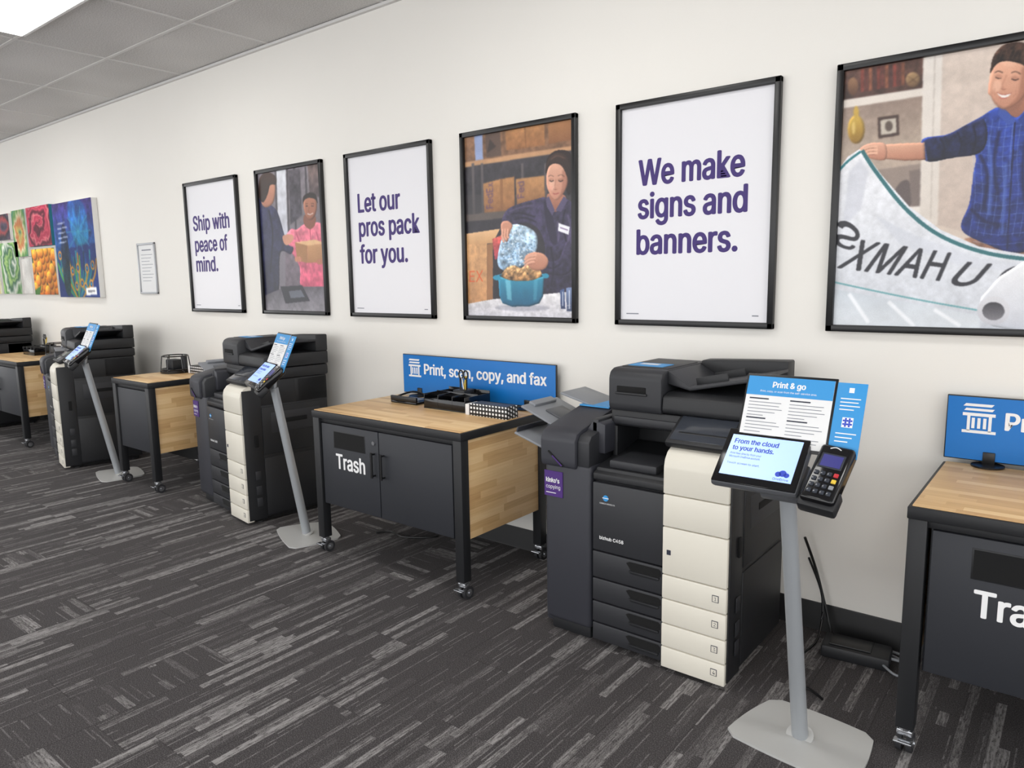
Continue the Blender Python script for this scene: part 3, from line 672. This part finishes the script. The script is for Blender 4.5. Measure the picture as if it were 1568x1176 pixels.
# ------------------------------------------------------------------ multifunction printer
def printer(xr, yf, rot=0.0):
    b = B('office_copier'); b.M = Matrix.Translation((xr, yf, 0)) @ Matrix.Rotation(math.radians(rot), 4, 'Z')
    b.box(-.61, 0, .02, .61, .035, .80, M_pd2, .012)
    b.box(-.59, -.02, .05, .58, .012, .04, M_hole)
    for fx in (-.56, -.05):
        for fy in (.09, .54): b.cyl((fx, fy, 0), (fx, fy, .02), .022, M_rub, seg=12)
    b.box(-.003, .006, .12, .57, .46, .78, M_pd2, .006)
    b.box(-.003, .009, .18, .54, .60, .74, M_pd, .006); b.box(-.003, .006, .12, .57, .05, .44, M_pd2, .006)
    b.box(.004, .013, .26, .44, .66, .69, M_hole, .004)
    for z in (.12, .2, .3): b.box(.004, .0085, .05, .09, z, z+.06, M_pd, .003)
    b.box(.002, .012, .06, .085, .52, .60, M_hole, .003)
    b.box(-.61, -.277, -.004, .03, .438, .738, M_pd, .006)
    zs = [(.03, .108), (.113, .206), (.211, .311), (.316, .433)]
    for i, (z0, z1) in enumerate(zs):
        b.box(-.61, -.277, -.004, .03, z0, z1, M_pd, .005)
        zt = z1-.018
        b.prism([(-.445, zt), (-.43, zt+.008), (-.295, zt+.008), (-.285, zt), (-.285, zt-.022), (-.30, zt-.032), (-.42, zt-.032)], 'y', -.0055, .01, M_hole)
        b.prism([(-.43, zt-.028), (-.29, zt-.028), (-.295, zt-.040), (-.42, zt-.040)], 'y', -.014, .01, M_pd2, .002)
    b.prism([(0.01, .742), (.0, .75), (.0, .775), (.05, .80), (.35, .86), (.35, .742)], 'x', -.61, -.277, M_pd2, .004)
    b.box(-.55, -.33, .03, .30, .80, .835, M_pd, .008)
    zw = [(.018, .107), (.110, .206), (.209, .311), (.314, .413), (.416, .612), (.615, .745)]
    for z0, z1 in zw: b.box(-.275, -.006, -.018, .03, z0, z1, M_pw, .005)
    b.prism([(-.018, .748), (-.018, .855), (-.010, .885), (.012, .912), (.05, .93), (.12, .94), (.12, .748)], 'x', -.275, -.006, M_pw, .005)
    for i, (z0, z1) in enumerate(zw[:4]):
        zc = (z0+z1)/2+.005
        b.box(-.062, -.036, -.0195, -.017, zc-.014, zc+.014, M_dtxt); b.box(-.0595, -.0385, -.0200, -.0192, zc-.0115, zc+.0115, M_pw)
        b.text(str(4-i), M_dtxt, front(-.053, -.0203, zc-.007), cap=.014)
    b.box(-.255, -.238, -.0195, -.017, .50, .52, M_dtxt)
    b.box(-.004, .002, -.006, .12, .03, .90, M_pd2, .003)
    b.box(-.275, 0, .06, .61, .78, .955, M_pd2, .012); b.box(-.61, 0, .36, .61, .78, .955, M_pd2, .01)
    b.box(-.61, -.585, .16, .61, .78, .955, M_pd2, .006)
    T = Matrix.Translation((-.14, .02, .935)) @ Matrix.Rotation(math.radians(30), 4, 'X')
    b.box(-.15, .15, 0, .19, -.012, .016, M_pd2, .008, L=T); b.box(-.135, .10, .02, .165, .0155, .0175, M_scr, .001, L=T)
    b.box(.108, .14, .03, .16, .0155, .0175, M_gl, .001, L=T)
    b.box(-.26, -.02, .06, .16, .90, .985, M_pd2, .01)
    b.box(-.62, .012, .16, .62, .955, 1.03, M_pd2, .014); b.box(-.60, -.0, .152, .17, .965, 1.0, M_pd, .006)
    b.prism([(.150, 1.025), (.142, 1.05), (.142, 1.17), (.155, 1.195), (.185, 1.208), (.60, 1.208), (.62, 1.18), (.62, 1.025)], 'x', -.622, -.37, M_pd, .010)
    b.prism([(.150, 1.033), (.144, 1.05), (.150, 1.105), (.20, 1.12), (.62, 1.12), (.62, 1.033)], 'x', -.368, .018, M_pd2, .008)
    b.prism([(-.37, 1.205), (-.37, 1.15), (-.27, 1.128), (.020, 1.190), (.020, 1.205), (-.27, 1.145)], 'y', .20, .53, M_pd, .004)
    b.prism([(-.37, 1.12), (-.37, 1.218), (-.30, 1.222), (.018, 1.235), (.018, 1.12)], 'y', .53, .62, M_pd2, .008)
    Ti = Matrix.Translation((-.16, 0, 1.158)) @ Matrix.Rotation(math.radians(-12), 4, 'Y')
    for y in (.27, .46): b.box(-.11, .03, y-.005, y+.005, 0, .04, M_pd2, .004, L=Ti)
    b.box(-.58, -.44, .139, .150, 1.105, 1.135, M_hole, .004); b.box(-.585, -.435, .134, .146, 1.098, 1.108, M_pd2, .003)
    b.box(-.60, -.38, .22, .52, 1.206, 1.211, M_pd2, .003); b.box(-.585, -.42, .25, .36, 1.211, 1.213, M_blue2)
    b.box(-.555, -.47, .30, .34, 1.213, 1.2135, M_paper)
    b.text('bizhub C458', M_white, front(-.575, -.0045, .492), cap=.014, bold=.02)
    b.cyl((-.545, -.006, .675), (-.545, -.003, .675), .013, M_blue2); b.box(-.56, -.53, -.0068, -.0058, .674, .677, M_white)
    b.text('KONICA MINOLTA', M_white, front(-.575, -.0045, .648), cap=.006)
    # finisher
    b.box(-.865, -.622, .0, .56, .06, .80, M_pg, .02, seg=3)
    b.box(-.895, -.83, .05, .50, .02, .075, M_pg, .012); b.box(-.85, -.64, .03, .5, .0, .07, M_pd2, .01)
    b.prism([(-.012, .775), (-.018, .80), (-.018, .90), (.0, .93), (.04, .945), (.30, 1.0), (.56, 1.0), (.56, .775)], 'x', -.875, -.69, M_pg, .012)
    b.prism([(.0, .79), (.0, .90), (.02, .925), (.30, .985), (.56, .985), (.56, .79)], 'x', -.69, -.63, M_pd, .006)
    b.prism([(-.70, .93), (-.66, .985), (-.60, .97), (-.60, .84), (-.70, .84)], 'y', .08, .50, M_pg, .008)
    Ts = Matrix.Translation((-.79, -.02, .815)) @ Matrix.Rotation(math.radians(38), 4, 'Y')
    b.box(-.05, .05, -.003, .003, -.004, .004, M_hole, .002, L=Ts); b.box(-.02, .045, -.005, -.001, -.003, .002, M_lilac, L=Ts)
    b.box(-.67, -.632, .08, .45, .9, .99, M_pd, .01)
    b.box(-.862, -.765, -.004, .001, .636, .752, M_lilac)
    b.text("kinko's", M_white, front(-.853, -.0045, .70), width=.072, cap=.020, bold=.03); b.text("copying", M_white, front(-.853, -.0045, .672), width=.076, cap=.017)
    b.box(-.853, -.80, -.0045, -.004, .651, .654, M_white)
    T1 = Matrix.Translation((-.865, 0, .80)) @ Matrix.Rotation(math.radians(17), 4, 'Y')
    b.box(-.25, 0, .09, .36, -.006, .006, M_tray, .004, L=T1); b.box(-.25, -.24, .10, .35, .004, .03, M_pg, .004, L=T1)
    T2 = Matrix.Translation((-.86, 0, .90)) @ Matrix.Rotation(math.radians(21), 4, 'Y')
    b.box(-.26, .02, .14, .44, -.006, .006, M_tray, .005, L=T2); b.box(-.17, .01, .22, .36, .006, .016, M_head, .004, L=T2); b.box(-.26, -.22, .20, .38, .004, .02, M_tray, .004, L=T2)
    T3 = Matrix.Translation((-.80, 0, 1.0)) @ Matrix.Rotation(math.radians(14), 4, 'Y')
    b.box(-.19, .06, .30, .52, -.006, .006, M_tray, .004, L=T3)
    b.box(-.86, -.70, .28, .46, 1.0, 1.006, M_blue2)
    return b.finish()
YF0 = -.222*D
printer(-.301*D, YF0)
printer(-1.288*D, -.2245*D, -8)
printer(-2.09*D, -.262*D, -12)
printer(-2.92*D, YF0)

# ------------------------------------------------------------------ kiosk
def kiosk(x, y, lean, rot=0.0):
    b = B('self_service_kiosk'); b.M = Matrix.Translation((x, y, 0)) @ Matrix.Rotation(math.radians(rot), 4, 'Z')
    cs = [(-.15, .18), (.205, .15), (.205, -.17), (-.22, -.13)]; sp = []
    for i in range(4):
        p = Vector(cs[i]); q = Vector(cs[(i+1) % 4]); n = Vector((0, 0))-(p+q)/2; n.normalize()
        for k in range(1, 12): u = k/12; sp.append(tuple(p.lerp(q, u)+n*(-.012)*math.sin(math.pi*u)))
    b.prism(sp[::-1], 'z', 0, .009, M_plate, .0)
    b.cyl((0, 0, .009), (0, -lean*.012, .016), .045, M_plate)
    b.cyl((0, 0, .008), (0, -lean, .96), .027, M_pole, r1=.024)
    T = Matrix.Translation((0, -lean-.10, .985)) @ Matrix.Rotation(math.radians(42), 4, 'X')
    b.box(-.05, .07, -.02, .10, -.05, -.015, M_head, .008, L=T); b.box(-.11, .11, .0, .05, -.03, -.012, M_head, .006, L=T)
    b.box(-.195, .065, -.025, .185, -.018, .012, M_head, .012, L=T); b.box(-.19, .06, -.02, .18, .010, .016, M_gl, .003, L=T)
    b.box(-.172, .042, .006, .156, .0155, .0175, M_disp, L=T)
    for s_, yy, w_ in (("From the cloud", .124, .135), ("to your hands.", .099, .128)):
        b.text(s_, M_dblue, T @ Matrix.Translation((-.16, yy, .0178)), width=w_, cap=.017, bold=.025)
    for s_, yy, w_ in (("Print files directly from your", .082, .095), ("Microsoft OneDrive account.", .070, .095), ("Touch screen to start.", .046, .10)):
        b.text(s_, M_dblue, T @ Matrix.Translation((-.16, yy, .0178)), width=w_, cap=.0075)
    for cx_, cy_, r_ in ((.0, .032, .009), (.012, .036, .011), (.024, .031, .008)): b.cyl((cx_, cy_, .0176), (cx_, cy_, .0182), r_, M_dblue, L=T, seg=14)
    b.text("OneDrive", M_dblue, T @ Matrix.Translation((-.012, .011, .0178)), width=.045, cap=.008)
    R = T @ Matrix.Translation((.075, -.03, .0)) @ Matrix.Rotation(math.radians(-6), 4, 'Z')
    b.box(0, .095, -.005, .19, -.02, .028, M_gl, .012, L=R, seg=3); b.box(-.006, .10, -.02, .05, -.03, .012, M_pd2, .01, L=R)
    b.box(.015, .08, .105, .155, .0275, .0295, M_scr, L=R); b.box(.02, .075, .11, .15, .0293, .030, mat('terminal_display', (50, 50, 120), .3, emit=.15), L=R)
    b.tube([(.03, .172, .03), (.045, .178, .03), (.06, .172, .03)], .0015, M_white, L=R)
    for i in range(4):
        for j in range(4): b.box(.014+j*.018, .027+j*.018, .016+i*.021, .029+i*.021, .027, .032, M_scr if j < 3 else [M_scr, M_tray, M_yel, M_red][i], .002, L=R)
    Hh = Matrix.Translation((0, -lean+.01, 1.10)) @ Matrix.Rotation(math.radians(66), 4, 'X')
    b.box(-.165, .108, -.03, .205, -.008, -.002, M_blk, .002, L=Hh); b.box(-.158, .101, -.02, .196, -.002, .0005, M_paper, L=Hh)
    b.box(-.158, .101, .135, .196, .0005, .0012, M_blue2, L=Hh)
    b.text("Print & go", M_white, Hh @ Matrix.Translation((-.08, .162, .0016)), width=.10, cap=.018, bold=.03); b.text("Print, copy, or scan from the self-service area.", M_white, Hh @ Matrix.Translation((-.115, .146, .0016)), width=.17, cap=.006)
    for cx_ in (-.145, -.02):
        for i in range(13):
            yy = .122-i*.0105; hd_ = i in (0, 6)
            b.box(cx_, cx_+([.05, .10, .095, .105, .085][i % 5] if not hd_ else .06), yy, yy+(.004 if hd_ else .0018), .0005, .0012, M_dtxt if hd_ else M_txt, L=Hh)
    b.box(.108, .19, -.03, .195, -.006, -.002, M_blue2, .001, L=Hh)
    b.box(.142, .156, .165, .18, -.002, -.0014, M_white, L=Hh)
    for i in range(4): b.box(.122, .122+[.055, .05, .055, .04][i], .145-i*.011, .148-i*.011, -.002, -.0014, M_white, L=Hh)
    b.box(.135, .165, .06, .09, -.002, -.001, M_white, L=Hh)
    for i in range(5):
        for j in range(5):
            if (i*3+j*5+i*j) % 2: b.box(.137+i*.0053, .142+i*.0053, .062+j*.0053, .067+j*.0053, -.001, -.0006, M_dblue, L=Hh)
    for i in range(3): b.box(.122, .178-(i*.01), .04-i*.012, .043-i*.012, -.002, -.0014, M_white, L=Hh)
    b.cyl((0, -lean, .95), (0, -lean+.02, 1.10), .012, M_pole)
    return b.finish()
kiosk(-.2053*D, -D+.738*D, .25)
kiosk(-1.155*D, -D+.812*D, .15, -17)
kiosk(-1.93*D, -D+.800*D, .17, -10)

# ------------------------------------------------------------------ tables
def caster(b, x, y):
    b.cyl((x, y, .085), (x, y, .10), .022, M_chrome, seg=14); b.box(x-.025, x+.025, y-.02, y+.022, .066, .088, M_chrome, .006)
    for s_ in (-.016, .016):
        b.cyl((x+s_-.009, y+.012, .034), (x+s_+.009, y+.012, .034), .034, M_rub, seg=20)
        b.cyl((x+s_-.010, y+.012, .034), (x+s_+.010, y+.012, .034), .020, M_chrome, seg=16)
    b.box(x-.028, x+.028, y-.05, y-.02, .052, .060, M_chrome, .003)
    b.cyl((x-.03, y+.012, .034), (x+.03, y+.012, .034), .006, M_chrome, seg=10)
TZ = .862
def table(x0, x1, yf=-.76, yb=-.05):
    b = B('trash_cabinet_table'); L = .055
    b.box(x0, x1, yf, yb, TZ-.045, TZ-.004, M_steel, .004); b.box(x0+.012, x1-.012, yf+.012, yb-.012, TZ-.006, TZ, M_wt, .001)
    for lx in (x0+.004, x1-.004-L):
        for ly in (yf+.004, yb-.004-L):
            b.box(lx, lx+L, ly, ly+L, .095, TZ-.04, M_steel, .003); caster(b, lx+L/2, ly+L/2)
    z0, z1 = .305, TZ-.05
    xa, xb = x0+L+.012, x1-L-.012
    b.box(xa, xb, yf+.03, yb-.02, z0, z1, M_door, .003)
    for lx in (x0+.016, x1-.04): b.box(lx, lx+.024, yf+L+.006, yb-L-.006, z0, z1, M_ws, .002)
    b.box(x0+L, x1-L, yf+.02, yf+.05, z1-.02, z1+.01, M_steel, .002)
    w = xb-xa
    xs = xa+w*.475
    dl = [(xa+.006, xs-.003), (xs+.003, xb-.006)] if w > .7 else [(xa+.006, xb-.006)]
    for a_, c_ in dl: b.box(a_, c_, yf+.012, yf+.032, z0+.008, z1-.022, M_door, .003)
    if w > .7:
        hx0, hx1 = xa+w*.11, xa+w*.37
        b.box(hx0, hx1, yf+.0105, yf+.013, z1-.155, z1-.055, M_steel, .001); b.box(hx0+.005, hx1-.005, yf+.0095, yf+.0115, z1-.150, z1-.060, M_hole)
        b.text("Trash", M_white, front(hx0+.012, yf+.0115, z1-.272), width=.25, cap=.084, bold=.025)
        for hx in (xs-.035, xs+.04):
            b.cyl((hx, yf-.012, z1-.275), (hx, yf-.012, z1-.135), .007, M_blk, seg=12)
            for hz in (z1-.265, z1-.145): b.cyl((hx, yf-.012, hz), (hx, yf+.014, hz), .005, M_blk, seg=10)
        b.cyl((xs-.035, yf+.004, z1-.085), (xs-.035, yf+.014, z1-.085), .011, M_chrome, seg=16)
    return b.finish()
T1 = (-3.505, -2.335); T0 = (-.41, .78); T2 = (-6.11, -5.50); T3 = (-9.36, -8.17)
for t in (T1, T0, T2, T3): table(*t)

def sign(x0, x1):
    b = B('blue_counter_sign'); z0 = TZ+.001; z1 = .341*D
    b.box(x0, x1, -.052, -.040, z0+.012, z1, M_blk, .002); b.box(x0+.004, x1-.004, -.054, -.051, z0+.016, z1-.004, M_blue)
    for fx in (x0+.15, x1-.2): b.cyl((fx, -.075, z0), (fx, -.075, z0+.006), .055, M_blk, seg=28); b.box(fx-.02, fx+.02, -.06, -.038, z0, z0+.05, M_blk, .003)
    ix = x0+.055; iz = z0+.128; k_ = .85
    def bar(xa, xb, za, zb, dx=0):   # slanted bars of the copier-and-sheets pictogram
        b.prism([(ix+xa*k_, iz+za*k_), (ix+xb*k_, iz+za*k_), (ix+(xb+dx)*k_, iz+zb*k_), (ix+(xa+dx)*k_, iz+zb*k_)], 'y', -.0548, -.054, M_white)
    bar(.0, .108, .112, .124, .010); bar(.004, .112, .092, .103, .008)
    bar(.0, .125, .068, .082); bar(.018, .030, .0, .068); bar(.100, .112, .0, .068); bar(.036, .048, .012, .06); bar(.058, .070, .012, .06); bar(.080, .092, .012, .06)
    bar(.0, .130, -.010, .003)
    b.text("Print, scan, copy, and fax", M_white, front(x0+.192, -.0545, z0+.142), width=.955, cap=.064, bold=.028)
    return b.finish()
sign(-3.475, -2.265); sign(-.41, .80)

# ------------------------------------------------------------------ desk items
def organizer(x, y):
    b = B('desk_organizer'); b.M = Matrix.Translation((x, y, TZ))
    b.box(-.16, .16, -.11, .11, 0, .006, M_gl, .002)
    for y_ in (-.108, .104): b.box(-.16, .16, y_, y_+.005, 0, .06 if y_ < 0 else .10, M_gl, .002)
    for x_ in (-.16, -.05, .06, .155): b.box(x_, x_+.005, -.108, .108, 0, .085, M_gl, .002)
    b.box(-.16, .16, 0, .005, 0, .09, M_gl, .002)
    b.box(-.04, .05, .01, .10, .006, .10, M_pd2, .004)
    for i, (dx, dy, m_) in enumerate(((-.01, 0, M_blk), (.015, .01, M_yel), (.03, -.01, M_blk), (0, .02, M_yel), (-.02, .015, M_blk))):
        b.cyl((dx, .05, .02), (dx*1.6, .05+dy*1.5, .165+.01*(i % 2)), .0045, m_, seg=8)
    for sx in (-1, 1):
        pts = [(sx*.018+.016*math.cos(t), .06, .185+.024*math.sin(t)) for t in np.linspace(0, 2*math.pi, 10)]
        b.tube(pts, .0045, M_blk, 3)
    b.cyl((.01, .06, .05), (-.01, .06, .165), .005, M_chrome, seg=8)
    b.box(-.15, -.06, -.10, -.01, .006, .05, M_pd2, .004); b.box(.07, .15, -.10, -.01, .006, .04, M_pd2, .004)
    return b.finish()
def tape(x, y, s=1.0):
    b = B('tape_dispenser'); b.M = Matrix.Translation((x, y, TZ)) @ Matrix.Scale(s, 4)
    b.prism([(-.07, 0), (.07, 0), (.075, .02), (.05, .03), (.035, .02), (-.03, .02), (-.06, .045), (-.075, .03)], 'y', -.03, .03, M_gl, .003)
    b.cyl((-.005, -.012, .042), (-.005, .012, .042), .036, M_tray, seg=24); b.cyl((-.005, -.014, .042), (-.005, .014, .042), .018, M_pd2, seg=20)
    b.box(.055, .06, -.012, .012, .025, .04, M_chrome)
    return b.finish()
def dotbox(x, y, ang):
    b = B('polka_dot_box'); b.M = Matrix.Translation((x, y, TZ)) @ Matrix.Rotation(ang, 4, 'Z')
    b.box(-.13, .13, -.05, .05, 0, .065, M_dots, .003); b.box(-.16, -.132, -.05, .045, 0, .06, M_paper, .002)
    b.box(-.12, .12, -.04, .04, .065, .067, M_blk); return b.finish()
def magazine(x, y, ang):
    b = B('paper_trimmer'); b.M = Matrix.Translation((x, y, TZ)) @ Matrix.Rotation(ang, 4, 'Z')
    b.box(-.12, .10, -.08, .08, 0, .016, M_gl, .006); b.box(-.08, .06, -.05, .05, .016, .020, M_tray, .003)
    b.box(-.12, .10, -.08, -.065, .014, .045, M_blk, .004); b.tube([(-.10, -.06, .03), (0, 0, .065), (.08, .06, .03)], .006, M_gl); return b.finish()
organizer(-2.83, -.245); magazine(-3.18, -.25, .0); dotbox(-2.485, -.33, .0)
tape(.0, -.19, 1.2); dotbox(.35, -.25, 0)
def wire_caddy(x, y):
    b = B('round_supply_caddy'); b.M = Matrix.Translation((x, y, TZ))
    b.cyl((0, 0, 0), (0, 0, .02), .12, M_gl, seg=32); b.cyl((0, 0, .02), (0, 0, .03), .10, M_pd2, seg=32)
    for r, z in ((.115, .03), (.10, .14)):
        b.tube([(r*math.cos(t), r*math.sin(t), z) for t in np.linspace(0, 2*math.pi, 17)], .005, M_gl, 2)
    for k_ in range(6):
        t = k_*math.pi/3; b.cyl((.115*math.cos(t), .115*math.sin(t), .02), (.10*math.cos(t), .10*math.sin(t), .14), .004, M_gl, seg=8)
    b.box(-.07, .05, -.05, .04, .03, .11, M_pd2, .01); b.cyl((.03, .06, .03), (.03, .06, .13), .025, M_pd, seg=12); return b.finish()
wire_caddy(-5.96, -.30); dotbox(-5.66, -.22, .0); wire_caddy(-8.4, -.3); organizer(-8.9, -.3)

# power adapter with its loose cables behind the near kiosk
b = B('power_adapter')
b.M = Matrix.Translation((-.66, -.17, 0)) @ Matrix.Rotation(.1, 4, 'Z')
b.box(-.13, .13, -.07, .07, 0, .055, M_pd2, .012); b.box(-.10, .06, -.05, .05, .055, .062, M_blk, .006)
b.tube([(.13, 0, .03), (.19, .02, .02), (.20, .07, .012), (.1, .11, .01), (-.1, .09, .01)], .006, M_tray)
b.tube([(.1, -.06, .03), (.16, -.10, .015), (.20, -.03, .01), (.16, .05, .01), (.05, .10, .02)], .005, M_tray)
b.tube([(-.24, .10, .45), (-.19, .12, .30), (-.14, .12, .12), (-.10, .10, .02), (-.0, .10, .008)], .006, M_blk)
b.tube([(-.22, .10, .36), (-.16, .12, .18), (-.16, .05, .02), (-.2, -.13, .008), (-.2, -.3, .008), (-.1, -.38, .010), (-.06, -.42, .012)], .005, M_blk)
b.finish()
b = B('power_cable')
b.tube([(-3.4, -.05, .2), (-3.3, -.10, .04), (-3.1, -.16, .008), (-3.25, -.3, .008), (-3.40, -.28, .008), (-3.46, -.35, .008)], .006, M_blk)
b.finish()
b = B('paper_scrap'); b.prism([(-4.62, -2.66), (-4.585, -2.672), (-4.57, -2.65), (-4.60, -2.64)], 'z', .0, .004, M_paper); b.finish()

# ------------------------------------------------------------------ lights, world
w = bpy.data.worlds.new('World'); sc.world = w; w.use_nodes = True
bg = w.node_tree.nodes['Background']; bg.inputs[0].default_value = (.985, .99, 1.0, 1); bg.inputs[1].default_value = 2.6

# ------------------------------------------------------------------ camera
cam = bpy.data.cameras.new('camera'); co = bpy.data.objects.new('camera', cam); sc.collection.objects.link(co)
cam.sensor_width = 36; cam.lens = 1116/1568*36; cam.clip_start = .05
r = Vector((.785, .6196, -.0149)).normalized(); fwd = Vector((-.615, .7757, -.1432)).normalized()
up = r.cross(fwd).normalized(); r = fwd.cross(up).normalized()
co.matrix_world = Matrix(((r.x, up.x, -fwd.x, 0), (r.y, up.y, -fwd.y, -D), (r.z, up.z, -fwd.z, H), (0, 0, 0, 1)))
sc.camera = co
sc.view_settings.view_transform = 'Standard'
